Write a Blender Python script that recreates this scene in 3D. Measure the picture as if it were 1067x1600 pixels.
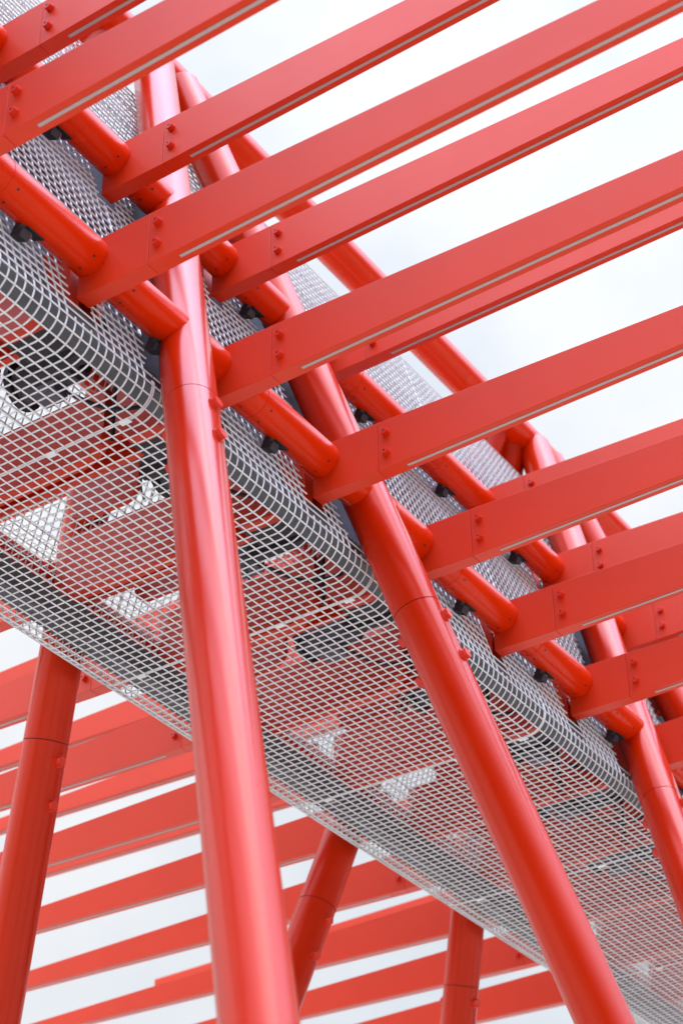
import bpy, bmesh, math, random
from mathutils import Vector, Matrix
random.seed(7)
for o in list(bpy.data.objects): bpy.data.objects.remove(o)
S = bpy.context.scene
COL = S.collection
PI = math.pi
EYE = 1.6                      # eye height; all heights below are above the eye and shifted by EYE
# ------------------------------------------------------------------ camera
cam = bpy.data.cameras.new('camera'); co = bpy.data.objects.new('camera', cam); COL.objects.link(co)
R = Vector((0.55376, -0.83256, -0.01360)); U = Vector((-0.47092, -0.32661, 0.81949)); Fw = Vector((0.68672, 0.44740, 0.57293))
M = Matrix(((R.x, U.x, -Fw.x, 0), (R.y, U.y, -Fw.y, 0), (R.z, U.z, -Fw.z, EYE), (0, 0, 0, 1)))
co.matrix_world = M
cam.sensor_fit = 'VERTICAL'; cam.sensor_height = 36; cam.sensor_width = 24; cam.lens = 68.125
cam.clip_start = 0.05; cam.clip_end = 3000
cam.dof.use_dof = True; cam.dof.focus_distance = 9.4; cam.dof.aperture_fstop = 2.1
S.camera = co
# ------------------------------------------------------------------ sky, sun, exposure
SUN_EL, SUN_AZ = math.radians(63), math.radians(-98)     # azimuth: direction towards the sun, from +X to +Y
GLOW = 2.9; ZEN = .92; LOW_DARK = .97; FRONT = .565
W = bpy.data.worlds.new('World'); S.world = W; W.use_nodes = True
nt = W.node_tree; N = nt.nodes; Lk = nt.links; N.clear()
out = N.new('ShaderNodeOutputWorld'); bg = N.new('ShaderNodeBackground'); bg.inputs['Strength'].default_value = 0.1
sky = N.new('ShaderNodeTexSky'); sky.sky_type = 'NISHITA'; sky.sun_disc = False
sky.sun_elevation = SUN_EL; sky.sun_rotation = PI/2 - SUN_AZ
tc = N.new('ShaderNodeTexCoord'); ns = N.new('ShaderNodeTexNoise'); ns.inputs['Scale'].default_value = 3.6; ns.inputs['Detail'].default_value = 7; ns.inputs['Roughness'].default_value = .55
cr = N.new('ShaderNodeValToRGB')
cr.color_ramp.elements[0].position = .40; cr.color_ramp.elements[0].color = (8.35, 8.95, 9.65, 1)
cr.color_ramp.elements[1].position = .58; cr.color_ramp.elements[1].color = (10.3, 10.45, 10.65, 1)
mx = N.new('ShaderNodeMix'); mx.data_type = 'RGBA'; mx.inputs[0].default_value = .9
Lk.new(tc.outputs['Generated'], ns.inputs['Vector']); Lk.new(ns.outputs['Fac'], cr.inputs[0])
Lk.new(sky.outputs[0], mx.inputs[6]); Lk.new(cr.outputs[0], mx.inputs[7]); 
# added bright lobe around the sun direction, aimed for reflections in the red paint
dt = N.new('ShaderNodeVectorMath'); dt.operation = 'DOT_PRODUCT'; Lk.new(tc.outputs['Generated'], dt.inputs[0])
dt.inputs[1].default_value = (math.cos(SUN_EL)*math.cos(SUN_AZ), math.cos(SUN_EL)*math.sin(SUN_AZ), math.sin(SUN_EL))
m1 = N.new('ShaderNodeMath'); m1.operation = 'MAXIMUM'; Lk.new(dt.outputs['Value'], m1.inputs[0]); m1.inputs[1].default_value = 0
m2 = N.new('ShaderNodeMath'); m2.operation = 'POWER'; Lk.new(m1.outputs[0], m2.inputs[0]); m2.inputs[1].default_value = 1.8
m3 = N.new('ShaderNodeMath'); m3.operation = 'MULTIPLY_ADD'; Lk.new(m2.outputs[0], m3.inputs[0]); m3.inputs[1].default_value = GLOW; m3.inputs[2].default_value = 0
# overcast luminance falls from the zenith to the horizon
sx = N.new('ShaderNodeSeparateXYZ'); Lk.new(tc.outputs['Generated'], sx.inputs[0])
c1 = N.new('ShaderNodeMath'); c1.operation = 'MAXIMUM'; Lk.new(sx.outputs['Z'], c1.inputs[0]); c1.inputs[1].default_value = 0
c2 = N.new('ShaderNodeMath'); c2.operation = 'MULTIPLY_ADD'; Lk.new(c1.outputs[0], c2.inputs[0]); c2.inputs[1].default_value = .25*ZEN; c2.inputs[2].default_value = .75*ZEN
# added mask: sky dimmed where the camera looks, so its clouds stay unclipped
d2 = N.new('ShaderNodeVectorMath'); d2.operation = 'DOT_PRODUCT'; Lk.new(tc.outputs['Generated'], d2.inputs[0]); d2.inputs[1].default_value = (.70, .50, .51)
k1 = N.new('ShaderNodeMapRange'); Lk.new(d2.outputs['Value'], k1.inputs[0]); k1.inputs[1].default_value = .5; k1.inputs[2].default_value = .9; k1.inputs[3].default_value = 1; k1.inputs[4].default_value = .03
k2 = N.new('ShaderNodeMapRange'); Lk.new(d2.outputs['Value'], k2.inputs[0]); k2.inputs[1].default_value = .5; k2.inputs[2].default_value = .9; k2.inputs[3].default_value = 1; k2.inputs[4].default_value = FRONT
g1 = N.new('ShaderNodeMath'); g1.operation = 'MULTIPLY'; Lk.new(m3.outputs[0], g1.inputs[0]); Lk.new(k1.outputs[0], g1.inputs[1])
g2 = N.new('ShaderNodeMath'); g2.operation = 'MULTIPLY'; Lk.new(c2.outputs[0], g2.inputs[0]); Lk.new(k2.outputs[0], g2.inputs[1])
# unseen low sky on the near side darkened, added to deepen column reflections
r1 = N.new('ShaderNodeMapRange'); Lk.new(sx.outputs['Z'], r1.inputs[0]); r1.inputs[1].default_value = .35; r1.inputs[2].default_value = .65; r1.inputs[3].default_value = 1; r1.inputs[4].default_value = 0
r2 = N.new('ShaderNodeMapRange'); Lk.new(sx.outputs['Y'], r2.inputs[0]); r2.inputs[1].default_value = .05; r2.inputs[2].default_value = -.35; r2.inputs[3].default_value = 0; r2.inputs[4].default_value = LOW_DARK
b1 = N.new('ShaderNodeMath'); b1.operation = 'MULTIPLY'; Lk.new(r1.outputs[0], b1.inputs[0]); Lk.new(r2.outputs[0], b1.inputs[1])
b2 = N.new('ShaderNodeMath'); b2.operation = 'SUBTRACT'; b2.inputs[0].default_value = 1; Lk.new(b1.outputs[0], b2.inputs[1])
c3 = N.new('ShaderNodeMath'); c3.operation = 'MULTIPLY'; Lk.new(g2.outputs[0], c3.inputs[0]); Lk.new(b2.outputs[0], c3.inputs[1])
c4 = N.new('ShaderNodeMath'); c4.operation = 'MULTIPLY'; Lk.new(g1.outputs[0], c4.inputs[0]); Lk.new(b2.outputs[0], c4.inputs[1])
vg = N.new('ShaderNodeVectorMath'); vg.operation = 'SCALE'; vg.inputs[0].default_value = (5.6, 8.4, 13.6); Lk.new(c4.outputs[0], vg.inputs['Scale'])   # clear blue sky tint of the added lobe
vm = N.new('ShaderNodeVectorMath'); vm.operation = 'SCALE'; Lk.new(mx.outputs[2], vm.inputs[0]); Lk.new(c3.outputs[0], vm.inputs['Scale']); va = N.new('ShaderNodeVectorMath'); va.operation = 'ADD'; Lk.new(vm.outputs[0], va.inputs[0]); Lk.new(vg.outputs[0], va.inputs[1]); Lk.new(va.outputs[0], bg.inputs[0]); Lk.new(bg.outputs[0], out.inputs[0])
sl = bpy.data.lights.new('sun', 'SUN'); sl.energy = .5; sl.angle = math.radians(30); sl.color = (1, .97, .93)
so = bpy.data.objects.new('sun', sl); COL.objects.link(so)
sd = Vector((math.cos(SUN_EL)*math.cos(SUN_AZ), math.cos(SUN_EL)*math.sin(SUN_AZ), math.sin(SUN_EL)))
so.rotation_euler = sd.to_track_quat('Z', 'Y').to_euler(); so.location = (0, 0, 40)
S.view_settings.view_transform = 'Standard'; S.view_settings.look = 'None'; S.view_settings.exposure = 1.1; S.view_settings.gamma = 1
S.render.engine = 'CYCLES'; S.cycles.max_bounces = 8; S.cycles.diffuse_bounces = 5
# ------------------------------------------------------------------ materials
def mat(name, col, rough, spec=.5, metal=0, var=.06, vs=3.0, bump=.0, bs=40, coat=0, rvar=.0, dirt=None, tint=None):
    m = bpy.data.materials.new(name); m.use_nodes = True; t = m.node_tree; n = t.nodes; p = n['Principled BSDF']
    p.inputs['Roughness'].default_value = rough; p.inputs['Metallic'].default_value = metal
    p.inputs['Specular IOR Level'].default_value = spec
    p.inputs['Coat Weight'].default_value = coat; p.inputs['Coat Roughness'].default_value = .08
    if tint: p.inputs['Specular Tint'].default_value = tint + (1,)
    tcn = n.new('ShaderNodeTexCoord'); nz = n.new('ShaderNodeTexNoise'); nz.inputs['Scale'].default_value = vs; nz.inputs['Detail'].default_value = 5
    t.links.new(tcn.outputs['Object'], nz.inputs['Vector'])
    r = n.new('ShaderNodeValToRGB'); r.color_ramp.elements[0].position = .3; r.color_ramp.elements[1].position = .7
    r.color_ramp.elements[0].color = tuple(c*(1-var) for c in col) + (1,); r.color_ramp.elements[1].color = tuple(min(1, c*(1+var)) for c in col) + (1,)
    t.links.new(nz.outputs['Fac'], r.inputs[0])
    last = r.outputs[0]
    if dirt:
        n2 = n.new('ShaderNodeTexNoise'); n2.inputs['Scale'].default_value = dirt[1]; n2.inputs['Detail'].default_value = 8; n2.inputs['Roughness'].default_value = .7
        t.links.new(tcn.outputs['Object'], n2.inputs['Vector'])
        r2 = n.new('ShaderNodeValToRGB'); r2.color_ramp.elements[0].position = dirt[2]; r2.color_ramp.elements[1].position = dirt[2]+.1
        r2.color_ramp.elements[0].color = (0, 0, 0, 1); r2.color_ramp.elements[1].color = (dirt[3],)*3 + (1,)
        t.links.new(n2.outputs['Fac'], r2.inputs[0])
        mm = n.new('ShaderNodeMix'); mm.data_type = 'RGBA'; t.links.new(r2.outputs[0], mm.inputs[0]); t.links.new(last, mm.inputs[6]); mm.inputs[7].default_value = dirt[0] + (1,)
        last = mm.outputs[2]
    t.links.new(last, p.inputs['Base Color'])
    if rvar:
        n3 = n.new('ShaderNodeTexNoise'); n3.inputs['Scale'].default_value = 6; n3.inputs['Detail'].default_value = 6
        t.links.new(tcn.outputs['Object'], n3.inputs['Vector'])
        mr = n.new('ShaderNodeMapRange'); mr.inputs['To Min'].default_value = rough-rvar; mr.inputs['To Max'].default_value = rough+rvar
        t.links.new(n3.outputs['Fac'], mr.inputs[0]); t.links.new(mr.outputs[0], p.inputs['Roughness'])
    if bump:
        n4 = n.new('ShaderNodeTexNoise'); n4.inputs['Scale'].default_value = bs; n4.inputs['Detail'].default_value = 3
        t.links.new(tcn.outputs['Object'], n4.inputs['Vector'])
        b = n.new('ShaderNodeBump'); b.inputs['Strength'].default_value = bump; b.inputs['Distance'].default_value = .002
        t.links.new(n4.outputs['Fac'], b.inputs['Height']); t.links.new(b.outputs[0], p.inputs['Normal'])
    return m
RED = (.47, .0155, .0003)
M_COL = mat('red_gloss_paint', RED, .25, .62, var=.04, vs=1.5, bump=.03, bs=3, rvar=.04, tint=(1, .36, .28))
M_TUBE = mat('red_tube_paint', (.60, .021, .0004), .26, .45, var=.05, vs=2, bump=.05, bs=60, rvar=.06, dirt=((.35, .02, .01), 9, .68, .5), tint=(1, .32, .2))
M_BEAM = mat('red_satin_paint', (.56, .024, .0008), .44, .75, var=.05, vs=1.2, bump=.06, bs=90, rvar=.05, dirt=((.32, .012, .003), 5, .7, .5), tint=(1, .5, .42))
M_BOLT = mat('red_bolt_paint', (.60, .02, .001), .35)
M_HOLE = mat('bolt_socket_dark', (.03, .008, .008), .7)
M_STRIP = mat('light_strip_diffuser', (.40, .29, .26), .55, .3, var=.03)
M_EDGE = mat('strip_gasket', (.22, .012, .006), .7)
M_MESH = mat('pvc_coated_wire', (.64, .635, .625), .5, .3, var=.08, vs=8)
M_CHAR = mat('charcoal_steel', (.075, .08, .085), .5, .4, var=.15, vs=6, bump=.1)
M_PAD = mat('dark_rubber', (.022, .02, .024), .6, .4, var=.2, vs=8)
M_STEEL = mat('galvanised_bolt_steel', (.45, .45, .44), .35, .5, metal=.9, var=.1, vs=20)
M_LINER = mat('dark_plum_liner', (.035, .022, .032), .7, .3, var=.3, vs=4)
M_SLOT = mat('slot_black', (.008, .007, .007), .8)
M_GROUND = mat('sandy_paving', (.44, .36, .275), .9, .3, var=.12, vs=.6, bump=.3, bs=30, dirt=((.35, .29, .22), 1.3, .6, .6))
# ------------------------------------------------------------------ helpers
def P(l, b, z): return Vector((l, b, z + EYE))
class MB:
    def __init__(s): s.v = []; s.f = []; s.mi = []
    def add(s, vs, fs, m=0):
        o = len(s.v); s.v += [tuple(v) for v in vs]; s.f += [tuple(i+o for i in f) for f in fs]; s.mi += [m]*len(fs)
    def box(s, l0, l1, b0, b1, z0, z1, m=0):
        vs = [P(l, b, z) for l in (l0, l1) for b in (b0, b1) for z in (z0, z1)]
        s.add(vs, [(0, 1, 3, 2), (4, 6, 7, 5), (0, 4, 5, 1), (2, 3, 7, 6), (0, 2, 6, 4), (1, 5, 7, 3)], m)
    def prism(s, poly, ax, d0, d1, m=0):
        # poly: list of (b,z) extruded along l from d0 to d1
        n = len(poly); vs = [P(d0, b, z) for b, z in poly] + [P(d1, b, z) for b, z in poly]
        fs = [tuple(range(n))[::-1], tuple(range(n, 2*n))] + [(i, (i+1) % n, n+(i+1) % n, n+i) for i in range(n)]
        s.add(vs, fs, m)
    def tube(s, a, b, r, n=40, m=0, caps=True, r2=None):
        a = Vector(a); b = Vector(b); d = (b-a).normalized(); r2 = r if r2 is None else r2
        x = d.orthogonal().normalized(); y = d.cross(x)
        vs = [a + (x*math.cos(2*PI*i/n) + y*math.sin(2*PI*i/n))*r for i in range(n)] + [b + (x*math.cos(2*PI*i/n) + y*math.sin(2*PI*i/n))*r2 for i in range(n)]
        fs = [(i, (i+1) % n, n+(i+1) % n, n+i) for i in range(n)]
        if caps: fs += [tuple(range(n))[::-1], tuple(range(n, 2*n))]
        s.add(vs, fs, m)
    def build(s, name, mats, parent=None, smooth=True, bevel=0, seg=2):
        off = Vector((0, 0, 0)); q = parent
        while q: off += q.location; q = q.parent
        me = bpy.data.meshes.new(name); me.from_pydata([tuple(Vector(v) - off) for v in s.v], [], s.f); me.update()
        if not isinstance(mats, (list, tuple)): mats = [mats]
        for m in mats: me.materials.append(m)
        for p, i in zip(me.polygons, s.mi): p.material_index = i
        bm = bmesh.new(); bm.from_mesh(me); bmesh.ops.recalc_face_normals(bm, faces=bm.faces)
        if bevel: bmesh.ops.bevel(bm, geom=list(bm.edges), offset=bevel, segments=seg, affect='EDGES', profile=.5)
        bm.to_mesh(me); bm.free()
        if smooth and not bevel:
            for p in me.polygons: p.use_smooth = True
            me.set_sharp_from_angle(angle=math.radians(38))
        o = bpy.data.objects.new(name, me); COL.objects.link(o)
        if parent:
            o.parent = parent
        return o
def thing(name, label, cat, loc, group=None):
    o = bpy.data.objects.new(name, None); o.empty_display_size = .1; COL.objects.link(o); o.location = loc
    o['label'] = label; o['category'] = cat
    o['kind'] = 'thing'
    if group: o['group'] = group
    return o
def copy_tree(o, dloc, label, group=None):
    """a copy of a thing, its parts and their sub-parts, moved by dloc"""
    r = o.copy(); COL.objects.link(r); r.location = o.location + dloc; r['label'] = label
    if group: r['group'] = group
    for c in o.children:
        k = c.copy(); COL.objects.link(k); k.parent = r
        for g in c.children:
            q = g.copy(); COL.objects.link(q); q.parent = k
    return r
# ------------------------------------------------------------------ dimensions (l along the walkway, b across it, z above the eye)
BC = 5.2595; SLP = .2871
T1 = (4.324, 5.755); T2 = (4.67, 6.96); T3 = (5.245, 8.835)
RT, RC, RR = .095, .1225, .126
STEP = .9015; STEPF = .848; FL0 = 3.775; GL0 = 4.264; FAROFF = -.10
FZ = (5.56, 5.855); GZ = (6.765, 7.06); BW = .08; TAP = (.026, .021)
ORD = ['first', 'second', 'third', 'fourth', 'fifth', 'sixth', 'seventh', 'eighth', 'ninth', 'tenth', 'eleventh', 'twelfth', 'thirteenth', 'fourteenth']
# ------------------------------------------------------------------ ground
g = MB(); g.add([(-900, -900, 0), (900, -900, 0), (900, 900, 0), (-900, 900, 0)], [(0, 1, 2, 3)])
go = g.build('ground', M_GROUND); go['kind'] = 'structure'; go['label'] = 'sandy paved ground under the red frame'
# ------------------------------------------------------------------ columns
def wall_b(z, sgn, off=0.0):
    b = T1[0] + SLP*(z - T1[1]) + off*math.sqrt(1+SLP*SLP)
    return b if sgn > 0 else 2*BC - b
def column(l1, k, sgn, ring, label, group, ztop=8.78):
    root = thing('steel_column', label, 'column', P(l1 + k*(-EYE - T1[1]), wall_b(-EYE, sgn), -EYE), group)
    def ax(z): return P(l1 + k*(z - T1[1]), wall_b(z, sgn), z)
    d = (ax(1) - ax(0)).normalized(); nrm = Vector((0, -sgn, SLP)).normalized(); nrm = (nrm - d*nrm.dot(d)).normalized()
    m = MB(); m.tube(ax(-EYE), ax(ring) - d*.0025, RC, 64); m.build('lower_shaft', M_COL, root)
    m = MB(); m.tube(ax(ring) + d*.0025, ax(ztop), RC, 64); m.build('upper_shaft', M_COL, root)
    m = MB(); m.tube(ax(ring) - d*.05, ax(ring) + d*.05, RC - .006, 48); m.build('splice_sleeve', M_SLOT, root)
    for s in (-1, 1):
        for q in (.10, .34):
            c = ax(ring) - d*q; m = MB()
            m.tube(c + nrm*s*(RC - .02), c + nrm*s*(RC + .004), .036, 24); m.tube(c + nrm*s*(RC + .004), c + nrm*s*(RC + .026), .029, 6)
            m.build('bolt', M_BOLT, root, bevel=0)
    m = MB(); c = ax(-EYE)
    m.box(c.x-.24, c.x+.24, c.y-.24, c.y+.24, -EYE, -EYE + .025); m.build('base_plate', M_COL, root, bevel=.004)
    return root
GN = 'leaning columns on the near side of the walkway'; GF = 'leaning columns on the far side of the walkway'
column(5.335, .2227, 1, 5.21, 'thick glossy red column left of centre, nearest of all, running the whole picture height', GN)
column(6.868, -.2009, 1, 5.07, 'red column leaning from the picture centre down to the bottom edge right of centre', GN)
column(9.960, .2257, 1, 5.20, 'red column at the lower right edge beyond the last lower beam ends', GN)
column(11.47, -.2009, 1, 5.10, 'mostly hidden red column behind the upper beams at the right edge', GN)
column(6.758, -.17, -1, 4.99, 'dark red column in the lower left corner under the mesh edge', GF)
column(9.650, .20, -1, 4.98, 'far red column leaning right, seen below the mesh beside the nearest column', GF)
column(11.113, -.20, -1, 5.0, 'almost upright far red column at the bottom edge between two nearer columns', GF)
column(5.05, .20, -1, 5.0, 'far red column seen only through the wire mesh at the left', GF)
# ------------------------------------------------------------------ purlin tubes
def purlin(c, r, l0, l1, sgn, stations, clamps, cols, label, group, screws=True):
    b0 = c[0] if sgn > 0 else 2*BC - c[0]; z0 = c[1]
    root = thing('purlin_tube', label, 'tube', P(l0, b0, z0), group)
    m = MB(); m.tube(P(l0, b0, z0), P(l1, b0, z0), r, 64); m.build('tube', M_TUBE, root)
    dirn = Vector((0, -sgn, SLP)).normalized()      # outward
    for st in stations:
        # half-shell cover caps either side of the beam: a hair thicker than the tube, leaving a shadow seam
        for a, e in ((-.60, -.012), (BW + .012, BW + .18)):
            for q in cols:              # stop a plate short of a column
                if st + a < q + .15 < st + e: a = q + .15 - st
                if st + a < q - .15 < st + e: e = q - .15 - st
            if e - a < .12: continue
            m = MB(); n = 40; th0, th1 = math.radians(250), math.radians(250 + 250)
            vs = []
            for x in (st + a, st + e):
                for i in range(n+1):
                    t = th0 + (th1-th0)*i/n
                    vs.append(P(x, b0 - sgn*math.cos(t)*(r+.002), z0 + math.sin(t)*(r+.002)))
                for i in range(n+1):
                    t = th0 + (th1-th0)*i/n
                    vs.append(P(x, b0 - sgn*math.cos(t)*(r-.004), z0 + math.sin(t)*(r-.004)))
            k = n+1; fs = []
            for i in range(n):
                fs += [(i, i+1, 2*k+i+1, 2*k+i), (k+i, 3*k+i, 3*k+i+1, k+i+1), (i, k+i, k+i+1, i+1), (2*k+i, 2*k+i+1, 3*k+i+1, 3*k+i)]
            fs += [(0, 2*k, 3*k, k), (n, k+n, 3*k+n, 2*k+n)]
            m.add(vs, fs); cp = m.build('cover_plate', M_TUBE, root)
            for x in (st + a + .05, st + e - .05):
                for t in (math.radians(268), math.radians(318)):
                    dv = Vector((0, -sgn*math.cos(t), math.sin(t))); q = P(x, b0, z0)
                    s = MB(); s.tube(q + dv*(r+.001), q + dv*(r+.004), .006, 10); s.build('screw', M_HOLE, cp)
    for x in clamps:
        t = math.radians(-62); dv = Vector((0, sgn*math.cos(t), math.sin(t))); q = P(x, b0, z0)
        tv = Vector((1, 0, 0)); w = dv.cross(tv)
        def bx(mb, c, hx, hd, hw, mi=0):
            vs = [c + tv*a*hx + dv*bb*hd + w*cc*hw for a in (-1, 1) for bb in (-1, 1) for cc in (-1, 1)]
            mb.add(vs, [(0, 1, 3, 2), (4, 6, 7, 5), (0, 4, 5, 1), (2, 3, 7, 6), (0, 2, 6, 4), (1, 5, 7, 3)], mi)
        m = MB(); bx(m, q + dv*(r - .016), .05, .02, .035); m.build('slot', M_SLOT, root)
        m = MB(); bx(m, q + dv*(r + .012) - tv*.05, .03, .02, .022); bx(m, q + dv*(r + .04) + w*.012 - tv*.05, .028, .022, .034)
        cl = m.build('clamp_block', M_PAD, root, bevel=.006)
        s = MB(); s.tube(q + dv*(r - .03) + tv*.005, q + dv*(r + .045) - tv*.03, .014, 16); s.tube(q + dv*(r + .010) - tv*.012, q + dv*(r + .030) - tv*.022, .026, 6); s.build('clamp_bolt', M_STEEL, cl)
    return root
LA, LB = -6.0, 17.5
cn = [5.335, 6.868, 9.96, 11.47]
def colx(z): return [5.335 + .2227*(z-T1[1]), 6.868 - .2009*(z-T1[1]), 9.96 + .2257*(z-T1[1]), 11.47 - .2009*(z-T1[1])]
FS = [FL0 + STEP*k for k in range(-1, 9)]; GS = [GL0 + STEP*k for k in range(-1, 10)]
purlin(T1, RT, LA, LB, 1, FS, [f - .335 for f in FS], colx(T1[1]), 'lower red tube on the near side, carrying the lower beams', 'long tubes of the frame')
purlin(T2, RT, LA, LB, 1, GS, [f - .355 for i, f in enumerate(GS) if i != 4] + [6.407], colx(T2[1]), 'upper red tube on the near side, behind the first row of beams', 'long tubes of the frame')
purlin(T1, RT, LA, LB, -1, [], [], [], 'lower red tube on the far side, behind the wire mesh floor', 'long tubes of the frame')
purlin(T2, RT, LA, LB, -1, [], [], [], 'upper red tube on the far side, seen through the wire mesh', 'long tubes of the frame')
rt = thing('ridge_tube', 'topmost red tube along the ridge, against the sky', 'tube', P(LA, T3[0], T3[1]), 'long tubes of the frame')
m = MB(); m.tube(P(LA, *T3), P(LB, *T3), RR, 64); m.build('tube', M_TUBE, rt)
# ------------------------------------------------------------------ slat beams
def beam(l, bolt_b, zz, sgn, out_b, label, group, tip):
    z0, z1 = zz; f = (lambda b: b) if sgn > 0 else (lambda b: 2*BC - b)
    root = thing('slat_beam', label, 'beam', P(l, f(tip), z0), group)
    seam = bolt_b + .05
    def bar(b0, b1, a, e, c0, c1):
        m = MB(); lo, hi = sorted((f(b0), f(b1))); m.box(a, e, lo, hi, c0, c1); return m
    bar(seam + .0009, tip, l, l + BW, z0, z1).build('bracket', M_BEAM, root, bevel=.002)
    n = Vector((0, 0, 0)); w = seam - out_b; m = MB()
    poly = [(f(seam - .0009), z0), (f(seam - .0009), z1), (f(out_b), z1 - TAP[0]*w), (f(out_b), z0 + TAP[1]*w)]
    m.prism(poly, None, l, l + BW); m.build('bar', M_BEAM, root, bevel=.002)
    zc = (z0 + z1)/2 + .006
    for dz in (.0606, -.0606):
        m = MB(); c = P(l, f(bolt_b), zc + dz); X = Vector((-1, 0, 0))
        m.tube(c - X*.002, c + X*.006, .0215, 24); m.tube(c + X*.006, c + X*.028, .0195, 24, r2=.0185)
        bo = m.build('bolt', M_BOLT, root)
        m = MB(); m.tube(c + X*.027, c + X*.0288, .0065, 6); m.build('socket', M_HOLE, bo)
    m = MB(); c = l + BW/2; b0 = bolt_b - .093; b1 = out_b + .12
    for hw, pr, mi in ((.0085, .0014, 0), (.0105, .0006, 1)):
        za, zb = z0 + TAP[1]*(seam - b0) - pr, z0 + TAP[1]*(seam - b1) - pr
        m.prism([(f(b0), za), (f(b0), za + .006), (f(b1), zb + .006), (f(b1), zb)], None, c - hw, c + hw, mi)
    m.build('light_strip', [M_STRIP, M_EDGE], root, smooth=False)
    return root
OUT = BC - 5.45
GA = 'lower red slat beams on the near side'; GB = 'upper red slat beams on the near side'; GC = 'lower red slat beams on the far side'; GD = 'upper red slat beams on the far side'
f0 = beam(FL0, 3.953, FZ, 1, OUT, '', GA, 4.39)
NF = 9
where = ['cut off by the picture edge', 'ending left of the nearest column', 'just right of the nearest column', 'ending over the second column', 'just right of the second column', 'second right of that column', 'before the right hand column', 'beside the right hand column', 'at the very right edge']
for k in range(NF):
    lab = '%s lower near side red beam from the top left, %s' % (ORD[k], where[k])
    if k == 0: f0['label'] = lab
    else: copy_tree(f0, Vector((STEP*k, 0, 0)), lab)
HID = 'lower red slat beam of the canopy overhead, out of view above the photographer'
for k in range(-11, 0): copy_tree(f0, Vector((STEP*k, 0, 0)), HID)
g0 = beam(GL0, 4.3166, GZ, 1, OUT, '', GB, 4.745)
for k in range(9):
    lab = '%s upper near side red beam from the top left, behind the lower row' % ORD[k]
    if k == 0: g0['label'] = lab
    else: copy_tree(g0, Vector((STEP*k, 0, 0)), lab)
HID = 'upper red slat beam of the canopy overhead, out of view above the photographer'
for k in range(-11, 0): copy_tree(g0, Vector((STEP*k, 0, 0)), HID)
fa = beam(8.18 - STEPF*2, 3.953, FZ, -1, OUT, '', GC, 4.39)
for k in range(9):
    lab = '%s lower far side red beam from the left, below the mesh edge' % ORD[k]
    if k == 0: fa['label'] = lab
    else: copy_tree(fa, Vector((STEPF*k, 0, 0)), lab)
ga = beam(8.18 + GL0 - FL0 - .01 - STEPF*2, 4.3166, GZ, -1, OUT - .45, '', GD, 4.745)
for k in range(9):
    lab = '%s upper far side red beam from the left, behind the lower far beams' % ORD[k]
    if k == 0: ga['label'] = lab
    else: copy_tree(ga, Vector((STEPF*k, 0, 0)), lab)
# ------------------------------------------------------------------ wire mesh cage
OFFW = .135; ZB = 5.28; ZT = 8.40; RB = .12; PL, PB = .0530, .0565; RW = .0050
def profile():
    pts = []; sl = SLP; L_ = math.sqrt(1+sl*sl)
    # near wall line: b = wall_b(z, 1, OFFW); corner centre
    zc = ZB + RB; bc = wall_b(zc, 1, OFFW) + RB*L_
    a_end = PI + math.atan(sl)                 # outward direction of the wall, angle from +b
    near = [(wall_b(ZT, 1, OFFW), ZT)]
    a0 = PI - math.atan(sl); a1 = 1.5*PI
    arc = [(bc + RB*math.cos(a0 + (a1-a0)*i/9), zc + RB*math.sin(a0 + (a1-a0)*i/9)) for i in range(10)]
    near += arc
    far = [(2*BC - b, z) for b, z in near][::-1]
    return near + far
PR = profile()
def resample(pr):
    seg = [0]
    for a, b in zip(pr, pr[1:]): seg.append(seg[-1] + math.dist(a, b))
    return seg
SEG = resample(PR)
def at_s(s):
    for i in range(len(PR)-1):
        if s <= SEG[i+1] or i == len(PR)-2:
            t = (s - SEG[i])/(SEG[i+1]-SEG[i]); a, b = PR[i], PR[i+1]
            d = Vector((b[0]-a[0], b[1]-a[1])).normalized()
            return (a[0]+(b[0]-a[0])*t, a[1]+(b[1]-a[1])*t), d
def wire(mb, pts, r):
    # square wire through pts (world vectors)
    n = len(pts); vs = []
    for i, p in enumerate(pts):
        d = (pts[min(i+1, n-1)] - pts[max(i-1, 0)]).normalized()
        x = Vector((1, 0, 0)) if abs(d.x) < .7 else Vector((0, 1, 0)); x = (x - d*x.dot(d)).normalized(); y = d.cross(x)
        vs += [p + x*r, p + y*r, p - x*r, p - y*r]
    fs = [(4*i+j, 4*i+(j+1) % 4, 4*i+4+(j+1) % 4, 4*i+4+j) for i in range(n-1) for j in range(4)]
    fs += [(3, 2, 1, 0), (4*n-4, 4*n-3, 4*n-2, 4*n-1)]
    mb.add(vs, fs)
def holes_at(l, z, near):
    if not near: return False
    for f in FS:
        if f - .02 < l < f + .10 and 5.52 < z < 5.88: return True
    for f in GS:
        if f - .02 < l < f + .10 and 6.73 < z < 7.08: return True
    for q in colx(z):
        if abs(l - q) < .13 and 5.5 < z < 7.0: return True
    return False
cage = thing('mesh_cage', 'pale grey welded wire mesh cage enclosing the walkway', 'wire mesh', P(LA, BC, ZB))
TOT = SEG[-1]; NS = int(TOT/PB); PB = TOT/NS
SEAM0 = 5.19; PANEL = 1.803
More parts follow.
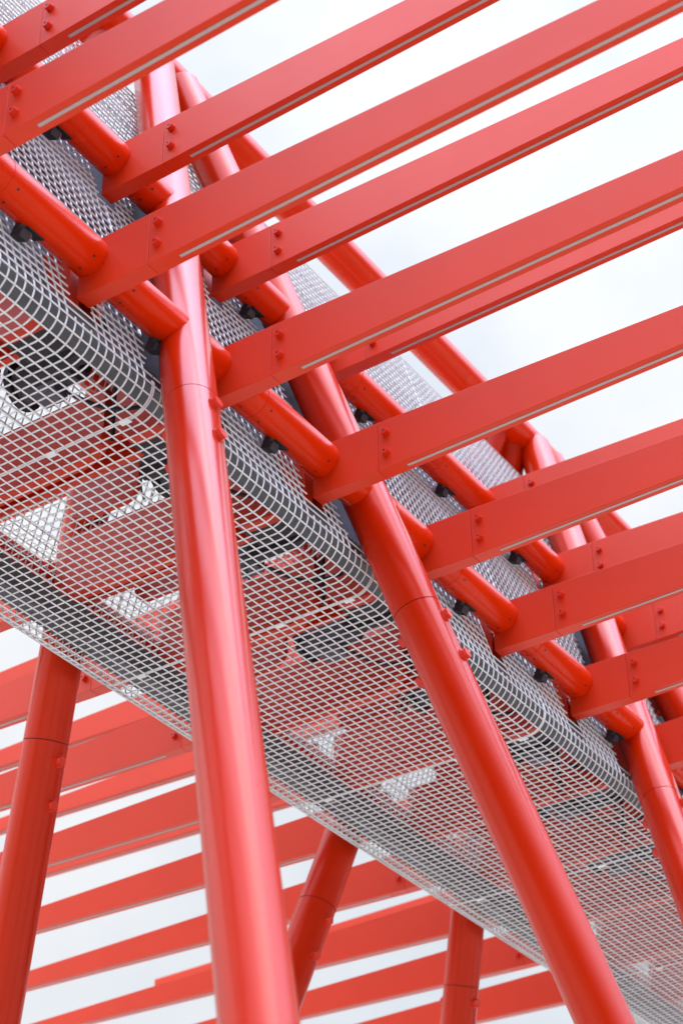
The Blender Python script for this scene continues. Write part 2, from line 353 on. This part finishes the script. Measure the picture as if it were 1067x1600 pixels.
for k in range(-6, 7):
    a = SEAM0 + PANEL*k + .006; e = SEAM0 + PANEL*(k+1) - .006
    mb = MB(); nL = 34; ls = [a + (e-a)*i/nL + (random.uniform(-.002, .002) if 0 < i < nL else 0) for i in range(nL+1)]
    for l in ls:
        run = []
        steps = [(b, z) for b, z in PR]
        # subdivide the walls so that the openings can interrupt the wire
        pts = []
        for (p, q) in zip(PR, PR[1:]):
            d = math.dist(p, q); nn = max(1, int(d/.11)) if (q[1] > ZB + RB or p[1] > ZB + RB) else 1
            for i in range(nn): pts.append((p[0]+(q[0]-p[0])*i/nn, p[1]+(q[1]-p[1])*i/nn))
        pts.append(PR[-1])
        for b, z in pts:
            if holes_at(l, z, b < BC and z > ZB + .1):
                if len(run) > 1: wire(mb, run, RW)
                run = []
            else: run.append(P(l, b, z))
        if len(run) > 1: wire(mb, run, RW)
    for i in range(NS+1):
        (b, z), d = at_s(i*PB); nrm = Vector((d.y, -d.x))      # outward of the cage
        jit = random.uniform(-.0018, .0018)
        o = -1 if False else 1
        b2, z2 = b + nrm.x*RW*1.3*o + d.x*jit, z + nrm.y*RW*1.3*o + d.y*jit
        near = b < BC and z > ZB + .1
        if not near: wire(mb, [P(a, b2, z2), P(e, b2, z2)], RW)
        else:
            x = a - .0; run = None; st = .0265
            nn = int(round((e-a)/st))
            for j in range(nn+1):
                l = a + (e-a)*j/nn
                if holes_at(l, z, True):
                    if run is not None and l - run > .05: wire(mb, [P(run, b2, z2), P(l - .012, b2, z2)], RW)
                    run = None
                elif run is None: run = l
            if run is not None: wire(mb, [P(run, b2, z2), P(e, b2, z2)], RW)
    pn = mb.build('mesh_panel', M_MESH, cage, smooth=False)
    for b in (4.52, 4.95, 5.42, 5.86):
        c = MB(); c.box(e - .012, e + .024, b - .028, b + .028, ZB - .010, ZB - .006); c.build('clip', M_MESH, pn, bevel=.001)
# ------------------------------------------------------------------ inside the cage: floor frame
for sgn, nm in ((1, 'dark grey steel edge rail inside the near bottom corner of the mesh'), (-1, 'dark grey steel edge rail inside the far bottom corner of the mesh')):
    t = thing('edge_rail', nm, 'rail', P(LA, wall_b(5.42, sgn, OFFW), 5.42), 'dark rails along the mesh floor')
    m = MB(); bs_ = [(wall_b(z, sgn, OFFW + o), z) for o, z in ((.02, 5.42), (.14, 5.42), (.14, 5.55), (.02, 5.55))]
    m.prism(bs_, None, LA, LB); m.build('rail_section', M_CHAR, t)
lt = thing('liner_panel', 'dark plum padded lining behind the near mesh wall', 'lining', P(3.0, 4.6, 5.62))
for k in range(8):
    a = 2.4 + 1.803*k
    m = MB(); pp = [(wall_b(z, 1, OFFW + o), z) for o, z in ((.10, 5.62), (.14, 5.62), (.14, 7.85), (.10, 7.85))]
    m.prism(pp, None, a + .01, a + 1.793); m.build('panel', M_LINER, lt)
def rounded(b0, b1, z0, z1, r0, r1, n=8):
    # rectangle in (b,z) with rounded lower corners r0 (b0 side) and r1 (b1 side)
    pts = [(b0, z1)]
    pts += [(b0 + r0 - r0*math.cos(PI/2*i/n), z0 + r0 - r0*math.sin(PI/2*i/n)) for i in range(n+1)] if r0 else [(b0, z0)]
    pts += [(b1 - r1 + r1*math.sin(PI/2*i/n), z0 + r1 - r1*math.cos(PI/2*i/n)) for i in range(n+1)] if r1 else [(b1, z0)]
    pts.append((b1, z1)); return pts
KI = list(range(-1, 12))
def crossbeam(l, label):
    t = thing('cross_beam', label, 'beam', P(l, 4.5, 5.56), 'red cross beams inside the mesh cage')
    m = MB(); m.prism(rounded(4.44, 4.92, 5.556, 5.93, .02, .14), None, l, l + .07); m.build('end_plate', M_BEAM, t, bevel=.002)
    m = MB(); m.prism(rounded(5.0, 6.08, 5.556, 5.95, .16, .02), None, l + .01, l + .08); m.build('main_plate', M_BEAM, t, bevel=.002)
    m = MB(); m.box(l + .084, l + .26, 4.46, 6.06, 5.76, 5.775); m.build('deck_pan', M_BEAM, t)
    m = MB(); m.box(l + .22, l + .26, 4.47, 6.05, 5.66, 5.757); m.build('pan_lip', M_BEAM, t, bevel=.002)
    m = MB(); m.tube(P(l + .03, 4.955, 5.62), P(l + .03, 4.955, 6.1), .012, 12); m.build('pin', M_SLOT, t)
    return t
def padunit(l, label):
    t = thing('roller_unit', label, 'roller', P(l, 4.8, 5.58), 'black roller units between the cross beams')
    m = MB(); m.box(l, l + .20, 4.50, 4.90, 5.61, 5.66); m.box(l + .24, l + .28, 4.50, 5.02, 5.60, 5.74); m.build('bracket', M_PAD, t, bevel=.004)
    m = MB(); m.tube(P(l + .34, 4.70, 5.72), P(l + .34, 5.06, 5.72), .06, 32); m.build('roller', M_PAD, t)
    m = MB(); pts = [P(l + .26 + .22*i/10, 4.98 + .20*math.sin(PI*i/20), 5.66 + .05*math.sin(PI*i/10)) for i in range(11)]
    for p, q in zip(pts, pts[1:]): m.tube(p, q, .006, 8, caps=False)
    m.build('cable', M_PAD, t)
    return t
c0 = crossbeam(FL0, ''); p0 = padunit(FL0 + .085, '')
for k in range(13):
    lab = 'red cross beam above the mesh floor, %s from the near end' % ORD[k]; lp = 'black roller unit beyond the %s cross beam' % ORD[k]
    if k == 0: c0['label'] = lab; p0['label'] = lp
    else: copy_tree(c0, Vector((STEP*k, 0, 0)), lab); copy_tree(p0, Vector((STEP*k, 0, 0)), lp)
M_MOTOR = mat('slate_motor_casing', (.085, .08, .10), .45, .4, var=.2, vs=9)
def motor(l, label):
    t = thing('motor_unit', label, 'motor', P(l, 5.1, 5.66), 'slate grey motors inside the cage')
    m = MB(); m.tube(P(l, 4.92, 5.86), P(l, 5.24, 5.86), .095, 32); m.build('casing', M_MOTOR, t)
    m = MB(); m.tube(P(l, 5.24, 5.86), P(l, 5.27, 5.86), .125, 32); m.build('flange', M_PAD, t)
    m = MB(); m.tube(P(l, 4.88, 5.86), P(l, 4.92, 5.86), .07, 24); m.build('end_cap', M_PAD, t)
    m = MB(); m.box(l - .05, l + .05, 5.0, 5.14, 5.70, 5.768); m.build('terminal_box', M_MOTOR, t, bevel=.005)
    m = MB(); pts = [P(l + .02 + .3*i/12, 4.98 - .30*i/12, 5.72 - .07*math.sin(PI*i/12)) for i in range(13)]
    for p, q in zip(pts, pts[1:]): m.tube(p, q, .011, 8, caps=False)
    m.build('cable', M_PAD, t)
    m = MB(); m.prism(rounded(5.34, 5.78, 5.70, 6.0, .10, .10), None, l - .1, l - .07); m.build('mounting_plate', M_COL, t, bevel=.002)
    return t
mo0 = motor(FL0 + STEP + .60, '')
for k in range(8):
    lab = 'slate grey motor beside its red mounting plate, %s from the near end' % ORD[k]
    if k == 0: mo0['label'] = lab
    else: copy_tree(mo0, Vector((STEP*k + (.0, .05, -.06, .03)[k % 4], (.0, -.12, .1, .22)[k % 4], 0)), lab)
def upper(l, label):
    t = thing('upper_cross_beam', label, 'beam', P(l, 4.7, GZ[0]), 'upper red cross beams inside the mesh cage')
    m = MB(); m.box(l, l + BW, 4.80, 5.72, GZ[0] - .002, GZ[1] - .004); m.build('bar', M_BEAM, t, bevel=.003)
    return t
u0 = upper(GL0, '')
for k in range(6):
    lab = 'upper red cross beam high inside the cage, %s from the near end' % ORD[k]
    if k == 0: u0['label'] = lab
    else: copy_tree(u0, Vector((STEP*2*k, 0, 0)), lab)
